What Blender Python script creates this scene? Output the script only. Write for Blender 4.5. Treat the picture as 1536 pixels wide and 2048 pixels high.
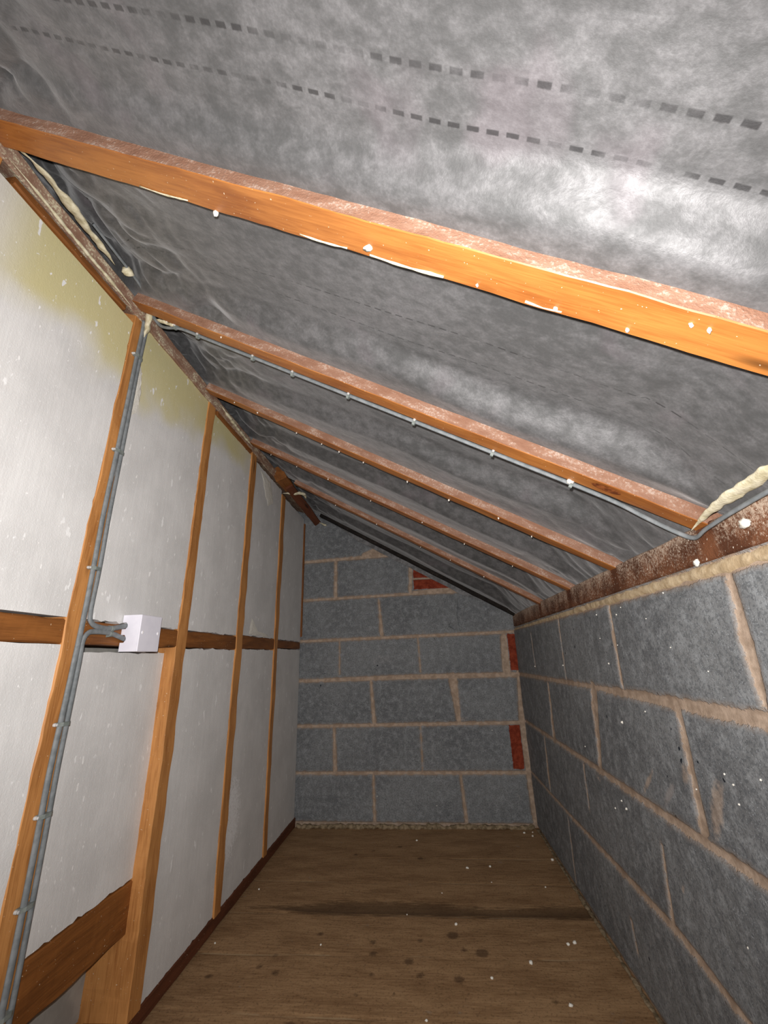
import bpy, math, random
import numpy as np
from mathutils import Vector, Matrix, noise

random.seed(7)
rng = np.random.default_rng(7)
scene = bpy.context.scene
for o in list(bpy.data.objects):
    bpy.data.objects.remove(o)
V = Vector

# ------------------------------------------------------------------ camera
F_PX, YAW, PITCH, ROLL = 853.8148, 0.0874, 0.3286, 0.0298
CAM = V((0.6986, -2.4341, 0.7771))
W = 1.1668                      # width between stud wall and block wall
cam_d = bpy.data.cameras.new('camera')
cam = bpy.data.objects.new('camera', cam_d)
scene.collection.objects.link(cam)
cam_d.sensor_fit = 'VERTICAL'
cam_d.sensor_height = 36.0
cam_d.lens = F_PX / 2048 * 36.0
cam_d.clip_start = 0.01
Rw = Matrix.Rotation(YAW, 3, 'Z') @ Matrix.Rotation(PITCH, 3, 'X') @ Matrix.Rotation(ROLL, 3, 'Y')
right, fwd, upv = Rw @ V((1, 0, 0)), Rw @ V((0, 1, 0)), Rw @ V((0, 0, 1))
M = Matrix((right, upv, -fwd)).transposed().to_4x4()
M.translation = CAM
cam.matrix_world = M
scene.camera = cam

# ------------------------------------------------------------------ light, exposure
w = bpy.data.worlds.new('world'); scene.world = w
w.use_nodes = True
w.node_tree.nodes['Background'].inputs[0].default_value = (0.90, 0.94, 1.0, 1)
w.node_tree.nodes['Background'].inputs[1].default_value = 0.30


def lamp(name, kind, loc, target, energy, color, size, **kw):
    d = bpy.data.lights.new(name, kind); d.energy = energy; d.color = color
    if kind == 'AREA':
        d.shape = 'DISK'; d.size = size
    else:
        d.shadow_soft_size = size
    for k, v in kw.items():
        setattr(d, k, v)
    o = bpy.data.objects.new(name, d); scene.collection.objects.link(o)
    o.location = loc
    o.rotation_euler = (V(target) - V(loc)).to_track_quat('-Z', 'Y').to_euler()
    return o


# the torch of the phone that took the picture, and an unseen fill added further back to lift the far end
lamp('phone_torch', 'SPOT', CAM + V((-0.01, 0.0, 0.035)), CAM + fwd * 2 + V((0, 0, 0.15)), 60, (1.0, 0.97, 0.95), 0.006,
     spot_size=math.radians(168), spot_blend=1.0)
lamp('rear_fill', 'POINT', (0.50, -4.1, 0.95), (0.5, 0, 0.9), 25, (1.0, 0.96, 0.92), 0.12)
scene.view_settings.view_transform = 'Standard'
scene.view_settings.look = 'None'
scene.view_settings.gamma = 1.0
scene.view_settings.exposure = 0.0
scene.view_settings.use_curve_mapping = False


# ------------------------------------------------------------------ node helpers
def lin(c):
    return tuple(((x / 255) / 12.92 if x / 255 <= 0.04045 else ((x / 255 + 0.055) / 1.055) ** 2.4) for x in c) + (1.0,)


class NT:
    def __init__(s, name):
        s.m = bpy.data.materials.new(name); s.m.use_nodes = True
        s.t = s.m.node_tree; s.t.nodes.clear()
        s.out = s.t.nodes.new('ShaderNodeOutputMaterial')
        s.b = s.t.nodes.new('ShaderNodeBsdfPrincipled')
        s.t.links.new(s.b.outputs[0], s.out.inputs[0])

    def put(s, sock, v):
        if v is None: return
        if isinstance(v, bpy.types.NodeSocket): s.t.links.new(v, sock)
        else:
            try: sock.default_value = v
            except Exception: sock.default_value = tuple(v)[:3]

    def n(s, typ, ins=None, out=0, **kw):
        nd = s.t.nodes.new(typ)
        for k, v in kw.items(): setattr(nd, k, v)
        for k, v in (ins or {}).items(): s.put(nd.inputs[k], v)
        return nd.outputs[out]

    def obj(s): return s.n('ShaderNodeTexCoord', out=3)
    def pos(s): return s.n('ShaderNodeNewGeometry', out=0)
    def attr(s, a): return s.n('ShaderNodeAttribute', out=2, attribute_name=a)
    def rnd(s): return s.n('ShaderNodeObjectInfo', out='Random')

    def mapp(s, v, scale=(1, 1, 1), loc=(0, 0, 0)):
        return s.n('ShaderNodeMapping', {'Vector': v, 'Scale': scale, 'Location': loc})

    def noise(s, v, scale, detail=3, rough=0.5, dist=0.0, out=0):
        return s.n('ShaderNodeTexNoise', {'Vector': v, 'Scale': scale, 'Detail': detail, 'Roughness': rough, 'Distortion': dist}, out=out)

    def math(s, op, a, b=0.0, c=0.0, clamp=False):
        nd = s.t.nodes.new('ShaderNodeMath'); nd.operation = op; nd.use_clamp = clamp
        s.put(nd.inputs[0], a); s.put(nd.inputs[1], b); s.put(nd.inputs[2], c)
        return nd.outputs[0]

    def ramp(s, v, lo, hi, a=0.0, b=1.0):
        nd = s.t.nodes.new('ShaderNodeMapRange'); nd.clamp = True; nd.interpolation_type = 'SMOOTHSTEP'
        if lo > hi: lo, hi, a, b = hi, lo, b, a
        for k, x in zip((0, 1, 2, 3, 4), (v, lo, hi, a, b)): s.put(nd.inputs[k], x)
        return nd.outputs[0]

    def mix(s, f, a, b):
        nd = s.t.nodes.new('ShaderNodeMix'); nd.data_type = 'RGBA'
        s.put(nd.inputs[0], f); s.put(nd.inputs[6], a); s.put(nd.inputs[7], b)
        return nd.outputs[2]

    def sep(s, v, i): return s.n('ShaderNodeSeparateXYZ', {0: v}, out=i)

    def bump(s, h, strength=0.3, dist=0.002, prev=None):
        nd = s.t.nodes.new('ShaderNodeBump')
        s.put(nd.inputs['Strength'], strength); s.put(nd.inputs['Distance'], dist); s.put(nd.inputs['Height'], h)
        if prev is not None: s.put(nd.inputs['Normal'], prev)
        return nd.outputs[0]

    def fin(s, col, rough=0.8, bump=None, spec=0.3, **kw):
        s.put(s.b.inputs['Base Color'], col); s.put(s.b.inputs['Roughness'], rough)
        s.put(s.b.inputs['Specular IOR Level'], spec)
        if bump is not None: s.put(s.b.inputs['Normal'], bump)
        for k, v in kw.items(): s.put(s.b.inputs[k], v)
        return s.m


def mat_timber(name, dark, light, rough=0.45, spec=0.4, grain=1.0):
    """timber with the grain along the object's local X"""
    s = NT(name); o = s.obj()
    off = s.math('MULTIPLY', s.rnd(), 37.0)
    v = s.n('ShaderNodeVectorMath', {0: o, 1: s.n('ShaderNodeCombineXYZ', {0: off, 1: off, 2: off})}, operation='ADD')
    big = s.noise(s.mapp(v, (1.6, 9, 9)), 3.0, 3, 0.55, 0.6)
    fine = s.noise(s.mapp(v, (3.0, 60, 60)), 5.0, 4, 0.6, 0.4)
    f = s.math('ADD', s.math('MULTIPLY', big, 0.75), s.math('MULTIPLY', fine, 0.45 * grain))
    col = s.mix(s.ramp(f, 0.38, 0.82), lin(dark), lin(light))
    # knots
    vo = s.n('ShaderNodeTexVoronoi', {'Vector': s.mapp(v, (2.2, 11, 11)), 'Scale': 1.0}, out=0)
    kn = s.ramp(vo, 0.10, 0.03)
    col = s.mix(s.math('MULTIPLY', kn, 0.75), col, lin([c * 0.42 for c in dark]))
    # pale specks of polystyrene dust
    sp = s.noise(v, 260, 1, 0.5)
    col = s.mix(s.ramp(sp, 0.745, 0.79), col, lin((225, 205, 175)))
    r = s.math('ADD', rough, s.math('MULTIPLY', fine, 0.15))
    return s.fin(col, r, s.bump(fine, 0.25, 0.0012), spec)


def mat_sawn(name, dark, light, dust=(205, 180, 165), amount=0.5):
    s = NT(name); o = s.obj()
    off = s.math('MULTIPLY', s.rnd(), 21.0)
    v = s.n('ShaderNodeVectorMath', {0: o, 1: s.n('ShaderNodeCombineXYZ', {0: off, 1: off, 2: off})}, operation='ADD')
    n1 = s.noise(s.mapp(v, (5, 14, 14)), 4.0, 4, 0.6)
    n2 = s.noise(s.mapp(v, (60, 60, 60)), 4.0, 4, 0.65)
    col = s.mix(s.ramp(n1, 0.3, 0.7), lin(dark), lin(light))
    d = s.math('ADD', s.math('MULTIPLY', n1, 0.5), s.math('MULTIPLY', n2, 0.6))
    col = s.mix(s.ramp(d, 0.62 - 0.12 * amount, 0.80 - 0.2 * amount), col, lin(dust))
    return s.fin(col, 0.85, s.bump(n2, 0.6, 0.003), 0.2)


M_RAFTER = mat_timber('varnished_rafter_wood', (136, 78, 32), (180, 116, 56), 0.36, 0.5)
M_SAWN = mat_sawn('dusty_sawn_wood', (138, 100, 80), (158, 122, 102), (182, 160, 146), 0.45)
M_STUD = mat_timber('stud_wood', (156, 100, 50), (202, 142, 82), 0.5, 0.35, 1.3)
M_DARKW = mat_timber('dark_stained_wood', (108, 64, 28), (150, 94, 44), 0.5, 0.4)
M_SOLE = mat_timber('sole_plate_wood', (84, 46, 28), (112, 64, 40), 0.6, 0.3)
M_GAPSHADE = mat_sawn('shadow_gap_wood', (26, 22, 20), (44, 38, 34), (70, 64, 60), 0.2)  # near-black colour paints in the shadow gap along the end wall
M_TOPP = mat_sawn('top_plate_wood', (132, 100, 82), (160, 134, 116), (204, 196, 168), 0.6)


def mat_plate():
    """wall plate: dark red-brown, furred with pale dust on its upper half except beneath the rafters"""
    s = NT('wall_plate_wood'); p = s.pos()
    z, y = s.sep(p, 2), s.sep(p, 1)
    n = s.noise(s.mapp(p, (60, 60, 60)), 4.0, 3, 0.7)
    n2 = s.noise(p, 16, 3, 0.6)
    col = s.mix(s.ramp(n2, 0.35, 0.65), lin((86, 52, 34)), lin((120, 76, 50)))
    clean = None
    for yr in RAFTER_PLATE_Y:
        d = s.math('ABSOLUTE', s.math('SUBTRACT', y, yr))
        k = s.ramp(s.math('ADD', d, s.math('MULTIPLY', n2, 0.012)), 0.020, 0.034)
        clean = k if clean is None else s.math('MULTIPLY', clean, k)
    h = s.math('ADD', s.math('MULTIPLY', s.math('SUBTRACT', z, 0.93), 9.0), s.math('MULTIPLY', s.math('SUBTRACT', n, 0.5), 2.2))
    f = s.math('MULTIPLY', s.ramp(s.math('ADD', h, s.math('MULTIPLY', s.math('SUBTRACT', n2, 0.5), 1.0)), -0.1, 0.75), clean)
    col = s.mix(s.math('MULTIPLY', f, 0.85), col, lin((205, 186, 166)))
    sp = s.noise(p, 210, 1)
    col = s.mix(s.ramp(sp, 0.70, 0.76), col, lin((215, 205, 190)))
    return s.fin(col, 0.75, s.bump(n, 0.7, 0.003), 0.25)


def mat_block():
    s = NT('concrete_blockwork'); p = s.pos()
    jd, br, st, pa = s.attr('joint'), s.attr('brick'), s.attr('smear'), s.attr('pale')
    n0 = s.noise(p, 3.2, 3, 0.6)
    n1 = s.noise(p, 38, 4, 0.65)
    n2 = s.noise(p, 170, 3, 0.7)
    n3 = s.noise(p, 420, 2, 0.6)
    col = s.mix(s.ramp(n0, 0.35, 0.65), lin((108, 110, 112)), lin((128, 130, 131)))
    col = s.mix(s.ramp(n1, 0.40, 0.72), col, lin((146, 149, 151)))
    col = s.mix(s.ramp(n2, 0.52, 0.40, 0.0, 0.5), col, lin((74, 78, 82)))
    col = s.mix(s.ramp(n3, 0.60, 0.70, 0, 0.7), col, lin((178, 184, 190)))
    col = s.mix(s.ramp(s.noise(p, 55, 1), 0.24, 0.20), col, lin((30, 36, 44)))
    col = s.mix(s.math('MULTIPLY', s.ramp(s.math('ADD', pa, s.math('MULTIPLY', n1, 0.5)), 0.55, 0.9), 0.55), col, lin((158, 150, 146)))
    brc = s.mix(s.ramp(n1, 0.35, 0.65), lin((112, 44, 28)), lin((146, 66, 44)))
    jn = s.math('ADD', s.math('MULTIPLY', s.math('SUBTRACT', n1, 0.5), 0.020), s.math('MULTIPLY', s.math('SUBTRACT', n2, 0.5), 0.007))
    brm = s.ramp(s.math('ADD', br, s.math('MULTIPLY', jn, 0.7)), 0.002, -0.001)
    col = s.mix(brm, col, brc)
    # smears of mortar over the block faces
    sm = s.ramp(s.math('ADD', st, s.math('ADD', s.math('MULTIPLY', n1, 0.45), s.math('MULTIPLY', n2, 0.25))), 0.62, 0.86)
    mor = s.mix(s.ramp(n1, 0.35, 0.65), lin((156, 136, 118)), lin((186, 165, 146)))
    col = s.mix(s.math('MULTIPLY', sm, 0.62), col, mor)
    j2 = s.math('ADD', jd, jn)
    jm = s.ramp(j2, 0.0022, -0.0012)
    halo = s.ramp(j2, 0.011, 0.0, 0.0, 0.30)
    col = s.mix(s.math('MULTIPLY', halo, s.math('SUBTRACT', 1.0, brm)), col, mor)
    col = s.mix(jm, col, mor)
    b = s.bump(s.math('ADD', s.math('MULTIPLY', n2, 1.0), s.math('MULTIPLY', n3, 0.5)), 0.38, 0.0020)
    b = s.bump(jm, 0.5, -0.003, b)
    return s.fin(col, 0.9, b, 0.18)


def mat_membrane():
    s = NT('felt_roof_membrane'); p = s.pos()
    al = s.attr('along')
    n0 = s.noise(p, 4.5, 4, 0.6, 0.1)
    n1 = s.noise(s.mapp(p, (1, 1.6, 1)), 36, 4, 0.62, 0.15)
    n2 = s.noise(p, 240, 3, 0.7)
    f = s.math('ADD', s.math('MULTIPLY', n1, 0.62), s.math('MULTIPLY', n0, 0.38))
    col = s.mix(s.ramp(f, 0.36, 0.66), lin((70, 70, 70)), lin((106, 105, 106)))
    col = s.mix(s.ramp(n2, 0.35, 0.7, 0.35, 0), col, lin((56, 56, 56)))
    col = s.mix(s.ramp(s.noise(p, 9, 2), 0.58, 0.72, 0, 0.25), col, lin((104, 92, 98)))
    ph = s.math('FRACT', s.math('MULTIPLY', al, 1 / 0.0205))
    on = s.math('MULTIPLY', s.ramp(ph, 0.02, 0.10), s.ramp(ph, 0.72, 0.64))
    ln = None
    for i, hw in enumerate((.0034, .0028, .0016, .0014, .0012)):
        q = s.ramp(s.math('ABSOLUTE', s.math('ADD', s.attr('dash%d' % i), s.math('MULTIPLY', s.math('SUBTRACT', n2, 0.5), 0.001))), hw, hw * .5)
        ln = q if ln is None else s.math('MAXIMUM', ln, q)
    wear = s.ramp(s.noise(p, 14, 2), 0.36, 0.56, 0.25, 0.8)
    col = s.mix(s.math('MULTIPLY', s.math('MULTIPLY', on, ln), wear), col, lin((28, 27, 28)))
    b = s.bump(n1, 0.22, 0.004)
    b = s.bump(n2, 0.25, 0.0015, b)
    return s.fin(col, s.ramp(n1, 0.3, 0.7, 0.62, 0.50), b, 0.45, **{'Sheen Weight': 0.38, 'Sheen Roughness': 0.45})


def mat_board():
    s = NT('polystyrene_board'); p = s.pos(); z, y = s.sep(p, 2), s.sep(p, 1)
    n1 = s.noise(p, 7, 4, 0.6)
    st = s.noise(s.mapp(p, (90, 90, 3)), 2.0, 3, 0.6)
    gr = s.noise(p, 330, 2, 0.6)
    col = s.mix(s.ramp(n1, 0.3, 0.7), lin((218, 217, 215)), lin((232, 231, 229)))
    col = s.mix(s.ramp(st, 0.40, 0.62, 0.12, 0), col, lin((186, 184, 182)))
    col = s.mix(s.ramp(gr, 0.60, 0.72, 0, 0.5), col, lin((240, 240, 240)))
    # yellowing near the ridge
    yl = s.math('ADD', s.math('ADD', z, s.math('MULTIPLY', s.math('SUBTRACT', s.noise(p, 6, 2), 0.5), 0.22)), s.math('MULTIPLY', y, -0.13))
    ym = s.math('MULTIPLY', s.math('MULTIPLY', s.ramp(yl, 1.60, 1.72), s.ramp(y, -2.02, -1.86)), s.ramp(y, -0.65, -1.05))
    col = s.mix(s.math('MULTIPLY', ym, 0.9), col, lin((214, 204, 148)))
    # torn and scuffed white spots
    sv = s.noise(s.mapp(p, (1, 1.2, 0.55)), 34, 3, 0.55)
    col = s.mix(s.ramp(sv, 0.67, 0.70), col, lin((247, 247, 246)))
    s2 = s.noise(s.mapp(p, (1, 1.0, 0.5)), 85, 2, 0.5)
    col = s.mix(s.ramp(s2, 0.71, 0.74), col, lin((250, 249, 247)))
    dy = s.math('DIVIDE', s.math('ADD', y, 0.77), 0.085); dz = s.math('DIVIDE', s.math('SUBTRACT', z, 0.27), 0.15)
    g = s.ramp(s.math('ADD', s.math('MULTIPLY', dy, dy), s.math('MULTIPLY', dz, dz)), 1.3, 0.0)
    sc = s.noise(s.mapp(p, (1, 1.6, 1)), 60, 4, 0.8, 1.5)
    col = s.mix(s.ramp(s.math('ADD', sc, s.math('MULTIPLY', g, 0.24)), 0.63, 0.70, 0, 1), col, lin((248, 248, 248)))
    b = s.bump(s.math('ADD', s.math('MULTIPLY', gr, 1.0), s.math('MULTIPLY', sv, 1.0)), 0.30, 0.0016)
    b = s.bump(st, 0.05, 0.001, b)
    return s.fin(col, 0.72, b, 0.3)


def mat_floor():
    s = NT('floor_boards'); p = s.pos(); x, y = s.sep(p, 0), s.sep(p, 1)
    kn, sl, gp = s.attr('knot'), s.attr('dark_band'), s.attr('gap')
    n0 = s.noise(s.mapp(p, (1, 3, 1)), 5, 4, 0.6)
    n1 = s.noise(s.mapp(p, (3, 26, 1)), 6, 4, 0.65, 0.5)
    n2 = s.noise(p, 150, 3, 0.7)
    f = s.math('ADD', s.math('MULTIPLY', n0, 0.5), s.math('MULTIPLY', n1, 0.5))
    col = s.mix(s.ramp(f, 0.32, 0.66), lin((134, 102, 70)), lin((176, 142, 104)))
    col = s.mix(s.ramp(n2, 0.5, 0.3, 0, 0.45), col, lin((70, 48, 32)))
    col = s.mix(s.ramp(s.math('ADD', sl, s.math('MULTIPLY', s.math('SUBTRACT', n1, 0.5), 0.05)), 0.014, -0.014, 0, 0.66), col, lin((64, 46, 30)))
    col = s.mix(s.ramp(s.math('ADD', kn, s.math('MULTIPLY', s.math('SUBTRACT', n2, 0.5), 0.010)), 0.004, -0.006, 0, 0.62), col, lin((64, 44, 30)))
    col = s.mix(s.ramp(gp, 0.0040, 0.0010, 0, 0.55), col, lin((186, 164, 130)))
    dm = s.ramp(s.noise(p, 21, 3, 0.6), 0.66, 0.74, 0, 0.35)
    col = s.mix(dm, col, lin((150, 140, 128)))
    return s.fin(col, 0.75, s.bump(s.math('ADD', n2, n1), 0.35, 0.0015), 0.25)


def simple(name, c1, c2, scale=40, rough=0.6, bump=0.3, bd=0.001, spec=0.4):
    s = NT(name); o = s.obj(); n = s.noise(o, scale, 3, 0.6)
    return s.fin(s.mix(s.ramp(n, 0.35, 0.65), lin(c1), lin(c2)), rough, s.bump(n, bump, bd), spec)


M_BOARD = mat_board()
M_CABLE = simple('grey_cable_sheath', (112, 117, 119), (130, 134, 136), 60, 0.6, 0.1, 0.001, 0.25)
M_CLIP = simple('grey_clip_plastic', (112, 120, 116), (130, 136, 132), 60, 0.4, 0.1)
M_NAIL = simple('clip_nail_steel', (170, 170, 168), (196, 196, 194), 90, 0.35, 0.05)
M_BOX = simple('white_box_plastic', (226, 224, 234), (232, 230, 239), 30, 0.32, 0.03)
M_SCREW = simple('white_screw_cap', (240, 238, 240), (248, 246, 248), 90, 0.3, 0.05)
M_FOAM = simple('cream_expanding_foam', (192, 182, 150), (222, 214, 188), 70, 0.8, 0.8, 0.003, 0.2)
M_CRUMB = simple('polystyrene_crumb', (226, 222, 210), (244, 241, 232), 300, 0.7, 0.4)
M_DEB = simple('mortar_droppings_material', (112, 98, 76), (158, 140, 114), 60, 0.95, 0.9, 0.004, 0.1)
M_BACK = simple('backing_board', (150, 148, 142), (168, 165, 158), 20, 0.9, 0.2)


# ------------------------------------------------------------------ object helpers
def link(name, me, mats=(), parent=None):
    o = bpy.data.objects.new(name, me); scene.collection.objects.link(o)
    for m in mats:
        if m.name not in [x.name for x in me.materials if x]: me.materials.append(m)
    if parent:
        bpy.context.view_layer.update(); o.parent = parent; o.matrix_parent_inverse = parent.matrix_world.inverted()
    return o


def tag(o, label=None, cat=None, group=None, kind=None):
    if label: o['label'] = label
    if cat: o['category'] = cat
    if group: o['group'] = group
    if kind: o['kind'] = kind
    return o


def empty(name, loc):
    o = bpy.data.objects.new(name, None); o.empty_display_size = 0.05
    o.location = loc; scene.collection.objects.link(o); return o


def mesh(name, verts, faces, smooth=False, midx=None):
    me = bpy.data.meshes.new(name); me.from_pydata([tuple(v) for v in verts], [], faces); me.update()
    if midx is not None: me.polygons.foreach_set('material_index', midx)
    if smooth: me.polygons.foreach_set('use_smooth', [True] * len(me.polygons))
    return me


def grid(name, P, smooth=True):
    """P: (nu, nv, 3) array of points"""
    nu, nv = P.shape[:2]
    idx = np.arange(nu * nv).reshape(nu, nv)
    f = np.stack([idx[:-1, :-1], idx[1:, :-1], idx[1:, 1:], idx[:-1, 1:]], -1).reshape(-1, 4)
    return mesh(name, P.reshape(-1, 3), f.tolist(), smooth)


def fattr(me, name, arr):
    a = me.attributes.new(name, 'FLOAT', 'POINT'); a.data.foreach_set('value', np.asarray(arr, dtype=np.float32).ravel())


def smooth01(a, lo, hi):
    t = np.clip((a - lo) / (hi - lo), 0, 1); return t * t * (3 - 2 * t)


def nz(x, y, z=0.0): return noise.noise(V((x, y, z)))


def vnoise(A, B, f, seed=0.0):
    fl = np.array([noise.noise(V((a * f, b * f, seed))) for a, b in zip(A.ravel(), B.ravel())])
    return fl.reshape(A.shape)


def timber(name, p0, p1, out, wid, dep, mats, parent=None, jit=0.0012, bev=0.003, seg=None, side_slot=1, seed=0, wid1=None, dep1=None):
    """sawn length of timber; p0-p1 run along the middle of its face that looks towards 'out'."""
    p0, p1, out = V(p0), V(p1), V(out).normalized()
    ax = (p1 - p0); L = ax.length; ax.normalize()
    zz = (out - ax * out.dot(ax)).normalized(); yy = zz.cross(ax)
    wid1 = wid if wid1 is None else wid1; dep1 = dep if dep1 is None else dep1
    n = seg or max(2, int(L / 0.02))
    vs, fs, mi = [], [], []
    for i in range(n + 1):
        t = i / n; w_ = (wid + (wid1 - wid) * t) / 2; d_ = dep + (dep1 - dep) * t; b = bev
        ring = [(-w_, -b), (-w_ + b, 0), (w_ - b, 0), (w_, -b), (w_, -d_ + b), (w_ - b, -d_), (-w_ + b, -d_), (-w_, -d_ + b)]
        for k, (a, c) in enumerate(ring):
            s = seed * 13.1 + (k // 2) * 5.3
            vs.append((L * t, a + jit * 2 * nz(t * L * 9, s) + jit * nz(t * L * 40, s + 3), c + jit * 1.2 * nz(t * L * 14, s + 7)))
    for i in range(n):
        for k in range(8):
            a, b2 = i * 8 + k, i * 8 + (k + 1) % 8
            fs.append((a, b2, b2 + 8, a + 8)); mi.append(0 if k in (0, 1, 2) else side_slot)
    fs.append(tuple(range(7, -1, -1))); mi.append(side_slot)
    fs.append(tuple(n * 8 + k for k in range(8))); mi.append(side_slot)
    if len(mats) < 2: mi = [0] * len(mi)
    me = bpy.data.meshes.new(name); me.from_pydata(vs, [], fs); me.update()
    for m in mats: me.materials.append(m)
    me.polygons.foreach_set('material_index', mi)
    o = bpy.data.objects.new(name, me); scene.collection.objects.link(o)
    Mx = Matrix((ax, yy, zz)).transposed().to_4x4(); Mx.translation = p0
    o.matrix_world = Mx
    if parent: o.parent = parent
    return o


def catmull(pts, step=0.006):
    P = [V(p) for p in pts]; P = [P[0] * 2 - P[1]] + P + [P[-1] * 2 - P[-2]]
    out = []
    for i in range(1, len(P) - 2):
        a, b, c, d = P[i - 1:i + 3]; n = max(2, int((c - b).length / step))
        for k in range(n):
            t = k / n
            out.append(0.5 * ((2 * b) + (c - a) * t + (2 * a - 5 * b + 4 * c - d) * t * t + (3 * b - a - 3 * c + d) * t ** 3))
    out.append(P[-2]); return out


def tube(name, pts, rx, ry, nrm, mat, parent=None, step=0.008, lump=0.0, seg=12, taper=False, seed=0):
    """oval tube; rx is the half width across, ry the half thickness along nrm"""
    C = catmull(pts, step); nrm = V(nrm).normalized(); vs, fs = [], []
    for i, c in enumerate(C):
        t = (C[min(i + 1, len(C) - 1)] - C[max(i - 1, 0)]).normalized()
        n = (nrm - t * nrm.dot(t)).normalized(); b = t.cross(n)
        k = 1.0
        if taper:
            u = i / (len(C) - 1); k = max(0.05, min(1, math.sin(math.pi * min(max(u, 0.01), 0.99)) * 1.6))
        for j in range(seg):
            a = 2 * math.pi * j / seg
            q = b * math.cos(a) * rx * k + n * math.sin(a) * ry * k
            if lump:
                p = c + q
                q = q * (1 + lump * noise.noise(V((p.x * 60, p.y * 60, p.z * 60 + seed))) + lump * 0.8 * noise.noise(V((p.x * 22, p.y * 22, p.z * 22 - seed))))
            vs.append(c + q)
    for i in range(len(C) - 1):
        for j in range(seg):
            a, b2 = i * seg + j, i * seg + (j + 1) % seg
            fs.append((a, b2, b2 + seg, a + seg))
    fs.append(tuple(range(seg - 1, -1, -1))); fs.append(tuple((len(C) - 1) * seg + j for j in range(seg)))
    return link(name, mesh(name, vs, fs, True), (mat,), parent)


def box_mesh(name, x0, x1, y0, y1, z0, z1, mat, parent=None, bev=0.0):
    vs = [(x, y, z) for x in (x0, x1) for y in (y0, y1) for z in (z0, z1)]
    fs = [(0, 1, 3, 2), (4, 6, 7, 5), (0, 4, 5, 1), (2, 3, 7, 6), (0, 2, 6, 4), (1, 5, 7, 3)]
    o = link(name, mesh(name, vs, fs), (mat,), parent)
    if bev:
        m = o.modifiers.new('bevel', 'BEVEL'); m.width = bev; m.segments = 3
        bpy.context.view_layer.update()
    return o


# ------------------------------------------------------------------ roof geometry shared by rafters and membrane
Z0, SL = 1.65, 0.583                       # underside of the rafters: z = Z0 - SL*x
ROUT = V((-SL, 0, -1)).normalized()
# y at ridge end, y at wall end (middle of underside), width, height of membrane over underside at ridge / wall
RAFTERS = [
    (-2.020, -2.063, 0.050, 0.026, 0.022),
    (-1.636, -1.698, 0.036, 0.028, 0.028),
    (-1.262, -1.334, 0.036, 0.026, 0.026),
    (-0.880, -0.980, 0.036, 0.024, 0.026),
    (-0.545, -0.590, 0.034, 0.022, 0.022),
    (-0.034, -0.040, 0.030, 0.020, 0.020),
]
RAFTER_PLATE_Y = [-2.066, -1.702, -1.334, -0.975, -0.595]


def slope_y(r, x): return r[0] + (r[1] - r[0]) * x / W


def mem_height(x, y):
    """height of the membrane over the plane of the rafters' undersides"""
    xs = np.clip(x / W, 0, 1)
    ys = [slope_y(r, x) for r in RAFTERS]; ts = [r[3] + (r[4] - r[3]) * xs for r in RAFTERS]
    hw = 0.022
    h = np.zeros_like(x)
    # first bay, towards and behind the camera
    y1, t1 = ys[0], ts[0]
    d = (y1 - hw) - y
    H = 0.010 + 0.034 * xs
    wav = 0.012 * np.sin(x * 7.0 + 1.0) + 0.006 * np.sin(x * 17.0)
    hb = t1 + H * smooth01(d, 0.022 + wav * .5, 0.072 + wav * .5) - 0.010 * smooth01(d, 0.16, 0.24)
    h = np.where(y < y1 - hw, hb, h)
    on = np.abs(y - y1) <= hw; h = np.where(on, t1, h)
    for k in range(len(RAFTERS)):
        ya, ta = ys[k] + hw, ts[k]
        last = k + 1 == len(RAFTERS)
        if not last: yb, tb = ys[k + 1] - hw, ts[k + 1]
        else: yb, tb = np.full_like(x, 0.10), ta
        p = np.clip((y - ya) / (yb - ya), 0, 1)
        band = (0.065, 0.085 + 0.05 * xs, 0.13, 0.12, 0.12, 0.1)[k]
        dd = (yb - y) + wav
        if last: hb = ta + 0.012 * smooth01(p, 0, 0.2)
        else: hb = ta + (tb - ta) * p + (0.022 + 0.036 * xs) * smooth01(p, 0.0, 0.08) * smooth01(dd, band - 0.036, band + 0.016)
        if k == 0: hb = hb + 0.030 * np.exp(-((x - 0.245) / 0.045) ** 2) * smooth01(p, 0.75, 0.97) * (1 - smooth01(p, .985, 1))
        h = np.where((y > ya) & (y < yb), hb, h)
        if not last:
            h = np.where(np.abs(y - ys[k + 1]) <= hw, tb, h)
    return h


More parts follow.
